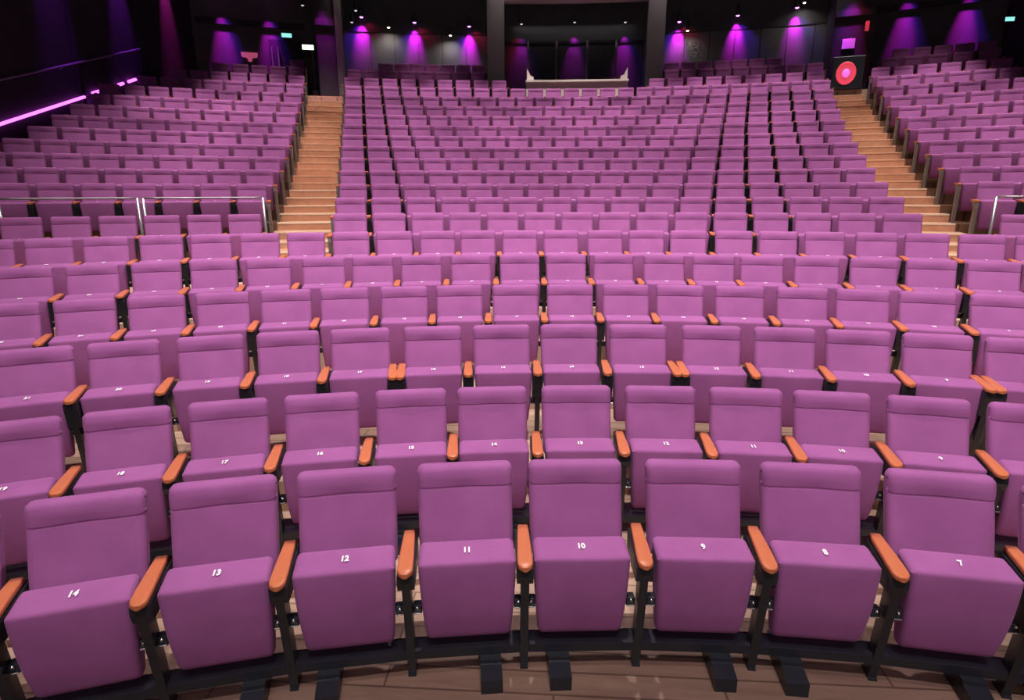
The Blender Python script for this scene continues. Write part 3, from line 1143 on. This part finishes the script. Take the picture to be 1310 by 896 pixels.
# side wall beams
for y, k in ((17.3, 0.5), (20.2, 0.9), (22.6, 0.9), (24.8, 0.9)):
    lamp_fixture_loc = (-WALL_U + 0.30, y, 9.3)
    t = empty('wall_washer', lamp_fixture_loc, PI / 2)
    bm = bmesh.new(); add_lathe(bm, [(0.05, 0.26), (0.07, 0.22), (0.07, 0.0), (0.06, 0.0), (0.06, 0.05)], 16)
    bm_obj('housing', bm, M['black'], t)
    bm = bmesh.new(); add_lathe(bm, [(0.06, 0.015), (0.06, -0.004), (0.02, -0.02)], 16)
    bm_obj('lens', bm, M['lens'], t)
    tag(t, {17.3: 'side wall lamp nearest the stage on the left wall', 20.2: 'second side wall lamp from the stage on the left wall', 22.6: 'third side wall lamp from the stage on the left wall', 24.8: 'side wall lamp in the rear left corner'}[y], 'wall lamp', 'lamps on the left wall')
    spot('side_wash', (-WALL_U + 0.30, y, 9.26), (-WALL_U, y, 7.0), 1500 * k, (0.45, 0.03, 1.0) if y < 24 else (1.0, 0.03, 0.6), 24, 0.9, 0.04)

# ---------------------------------------------------------------- things on and by the back wall
# door at the head of the left aisle and the doorway behind the left block
def panel(name, R, p0, p1, z0, z1, th, mat):
    return sector_obj(name, mat, [(R - th, R, p0, p1, z0, z1)])
d1 = struct(panel('door_1', WALL_R, -0.3655, -0.3265, floor_z(21), 7.18, 0.04, M['black_or_shade']))
for p in (-0.3625, -0.3555):
    bm = bmesh.new()
    add_tube(bm, [rad(WALL_R - 0.09, p, 6.35), rad(WALL_R - 0.09, p, 6.95)], 0.03, 10)
    bm_obj('glint_bar', bm, M['rail'], d1)  # pale bars standing for the glints on the glass door
d2 = struct(panel('door_2', 26.6, -0.3085, -0.2885, floor_z(20), 6.75, 0.03, M['black_or_shade']))


def exit_sign(R, p, z, rot, lab, w=0.34, h=0.15):
    t = empty('exit_sign', rad(R, p, z), -p + rot)
    bm = bmesh.new(); add_box(bm, (-w / 2, -0.03, -h / 2), (w / 2, 0.03, h / 2), 0.006)
    bm_obj('case', bm, M['black'], t)
    bm = bmesh.new(); add_box(bm, (-w / 2 + 0.012, -0.036, -h / 2 + 0.012), (w / 2 - 0.012, -0.029, h / 2 - 0.012))
    bm_obj('lit_face', bm, M['exit'], t)
    for x in (-w * 0.35, w * 0.35):
        bm = bmesh.new(); add_tube(bm, [(x, 0, h / 2), (x, 0, h / 2 + 0.25)], 0.007, 8)
        bm_obj('hanger', bm, M['black'], t)
    return tag(t, lab, 'exit sign', 'exit signs')


exit_sign(28.5, -0.3444, 7.25, 0, 'teal lit exit sign over the doorway behind the left block')
exit_sign(27.9, 0.4440, 6.95, 0.35, 'pale lit exit sign hanging behind the right block', 0.26, 0.13)
t = empty('emergency_lamp', rad(27.4, -0.3203, 6.70), 0.32)
bm = bmesh.new(); add_box(bm, (-0.20, -0.05, -0.09), (0.20, 0.06, 0.09), 0.02)
bm_obj('case', bm, M['grey_box'], t)
bm = bmesh.new(); add_box(bm, (-0.17, -0.062, -0.068), (0.17, -0.045, 0.068), 0.006)
bm_obj('lit_face', bm, M['emergency'], t)
bm = bmesh.new(); add_tube(bm, [(0.12, 0, -0.08), (0.12, 0, -1.5)], 0.016, 8)
bm_obj('pole', bm, M['grey_box'], t)
bm = bmesh.new(); add_box(bm, (0.02, -0.09, -1.55), (0.24, 0.09, -1.25), 0.03)
bm_obj('weight', bm, M['grey_box'], t)
tag(t, 'bright greenish white lamp on a pole at the head of the left aisle', 'lamp')

# black cabinet with a red lit round face at the head of the right aisle
p = 0.2974
t = empty('red_lit_cabinet', rad(26.40, p, floor_z(20)), -p)
bm = bmesh.new(); add_box(bm, (-0.42, -0.24, 0.0), (0.42, 0.26, 0.88), 0.02)
bm_obj('cabinet', bm, M['black'], t)
rot = Matrix.Translation((-0.05, -0.24, 0.42)) @ Matrix.Diagonal((0.74, 1, 0.88, 1)) @ Matrix.Rotation(PI / 2, 4, 'X')
bm = bmesh.new(); add_lathe(bm, [(0.355, -0.01), (0.355, 0.02), (0.33, 0.032), (0.31, 0.032), (0.30, 0.015)], 40, rot)
bm_obj('ring', bm, M['red_dot'], t, False)
bm = bmesh.new(); add_lathe(bm, [(0.30, 0.0), (0.30, 0.016), (0.2, 0.010), (0.14, 0.012)], 40, rot)
bm_obj('lit_cone', bm, M['red_disc'], t, False)
bm = bmesh.new(); add_lathe(bm, [(0.14, 0.0), (0.135, 0.022), (0.09, 0.045), (0.03, 0.055)], 32, rot)
bm_obj('dome', bm, M['pink_disc'], t, True)
tag(t, 'black cabinet with a glowing red round face at the right aisle head', 'cabinet')

def plate(name, R, p, z, w, h, th, mat, lab, cat, tilt=0.0):
    bm = bmesh.new(); add_box(bm, (-w / 2, -th, -h / 2), (w / 2, 0, h / 2), min(0.005, th / 3), 1)
    o = bm_obj(name, bm, mat)
    o.location = rad(R, p, z); o.rotation_euler = (0, tilt, -p)
    return tag(o, lab, cat)
plate('paper_notice', 26.78, 0.2969, 6.47, 0.34, 0.27, 0.012, M['paper'], 'pale paper notice on the wall above the red lit cabinet', 'notice')
bm = bmesh.new(); add_box(bm, (-0.05, -0.08, -0.13), (0.05, 0, 0.13), 0.02)
o = bm_obj('fire_alarm', bm, M['red_dot']); o.location = rad(26.78, 0.3130, 6.90); o.rotation_euler = (0, 0, -0.313)
tag(o, 'small red lit box high on the wall right of the paper notice', 'alarm box')
bm = bmesh.new(); add_lathe(bm, [(0.05, 0), (0.05, 0.03), (0.03, 0.05), (0.01, 0.055)], 20, Matrix.Rotation(PI / 2, 4, 'X'))
o = bm_obj('indicator_lamp', bm, M['red_dot'], None, True); o.location = rad(26.78, 0.3122, 6.05); o.rotation_euler = (0, 0, -0.312)
tag(o, 'small red round lamp on the wall beside the red lit cabinet', 'lamp')
# pink downward-pointing sign behind the left block
bm = bmesh.new()
prof = [(-0.26, 0.12), (0.26, 0.12), (0.24, -0.02), (0.08, -0.05), (0.05, -0.16), (-0.05, -0.16), (-0.08, -0.05), (-0.24, -0.02)]
a = [bm.verts.new((x, 0, z)) for x, z in prof]; b = [bm.verts.new((x, -0.03, z)) for x, z in prof]
for k in range(len(prof)):
    bm.faces.new((a[k], a[(k + 1) % len(prof)], b[(k + 1) % len(prof)], b[k]))
bm.faces.new(a); bm.faces.new(b[::-1])
o = bm_obj('pink_wall_sign', bm, M['pink_sign']); o.location = rad(WALL_R - 0.02, -0.3872, 6.62); o.rotation_euler = (0, 0, 0.387)
tag(o, 'small pink sign with a tab below on the wall behind the left block', 'sign')

# ---------------------------------------------------------------- house lighting
WARM = (1.0, 0.93, 0.92)
PINK = (1.0, 0.80, 0.95)
# key: one ceiling lamp behind the first rows throws the seats' shadows towards the stage
spot('house_key', rad(10.85, -0.085, 8.6), rad(9.0, -0.085, 0.5), 1700, WARM, 110, 0.5, 0.10)
area('stage_fill', Vector((-0.5, 1.5, 5.6)), rad(8.5, 0, 0.9), 130, WARM, 7, 1.6)  # unseen fill added on the stage side to lift the seat fronts
# the house downlights: rows of ceiling spots, each a little to the stage side of the seats it lights
random.seed(3)
HZ = 9.9
HOUSE = (1.0, 0.92, 0.88)
for R, n, half, pw, col, off in ((8.0, 4, 0.55, 900, WARM, 0.50), (10.2, 5, 0.55, 1150, WARM, 0.48), (12.4, 6, 0.54, 1300, WARM, 0.42), (14.6, 8, 0.56, 1500, HOUSE, 0.30), (16.8, 8, 0.55, 1500, HOUSE, 0.22),
                                 (19.0, 9, 0.54, 1500, HOUSE, 0.18), (21.2, 10, 0.52, 1600, HOUSE, 0.18), (23.3, 11, 0.49, 1800, HOUSE, 0.18), (25.3, 11, 0.42, 1500, HOUSE, 0.20), (27.3, 9, 0.42, 230, (1.0, 0.80, 0.80), 0.30)):  # last row is an added fill for the dark rear seats
    zf = max(0.65, 0.65 + (R - 8.0) * 0.29)
    for k in range(n):
        p = -half + 2 * half * (k + 0.5) / n - 0.0
        g = 1.0 if R < 14 else random.uniform(0.78, 1.28)
        spot('house_downlight', rad(R - (HZ - zf) * off, p, HZ), rad(R, p, zf), pw * g, col, 44 if R < 22 else 36, 1.0, 0.10)

area('booth_fill', rad(28.62, -0.006, 7.9), rad(28.62, -0.006, 5.0), 5, (1.0, 0.94, 0.9), 4.0, 0.1)  # added fill so the booth wall and mullions show
area('rear_fill', rad(25.0, 0.0, 9.9), rad(WALL_R, 0.0, 6.0), 20, (1.0, 0.95, 0.93), 16, 0.4)  # added fill to lift the back wall, no fitting behind it

w = bpy.data.worlds.new('World')
bpy.context.scene.world = w
w.use_nodes = True
w.node_tree.nodes['Background'].inputs[0].default_value = (0.75, 0.6, 0.8, 1)
w.node_tree.nodes['Background'].inputs[1].default_value = 0.022

vs = bpy.context.scene.view_settings
vs.view_transform = 'Standard'
vs.look = 'None'
vs.exposure = 0.0
vs.gamma = 1.0
vs.use_curve_mapping = False
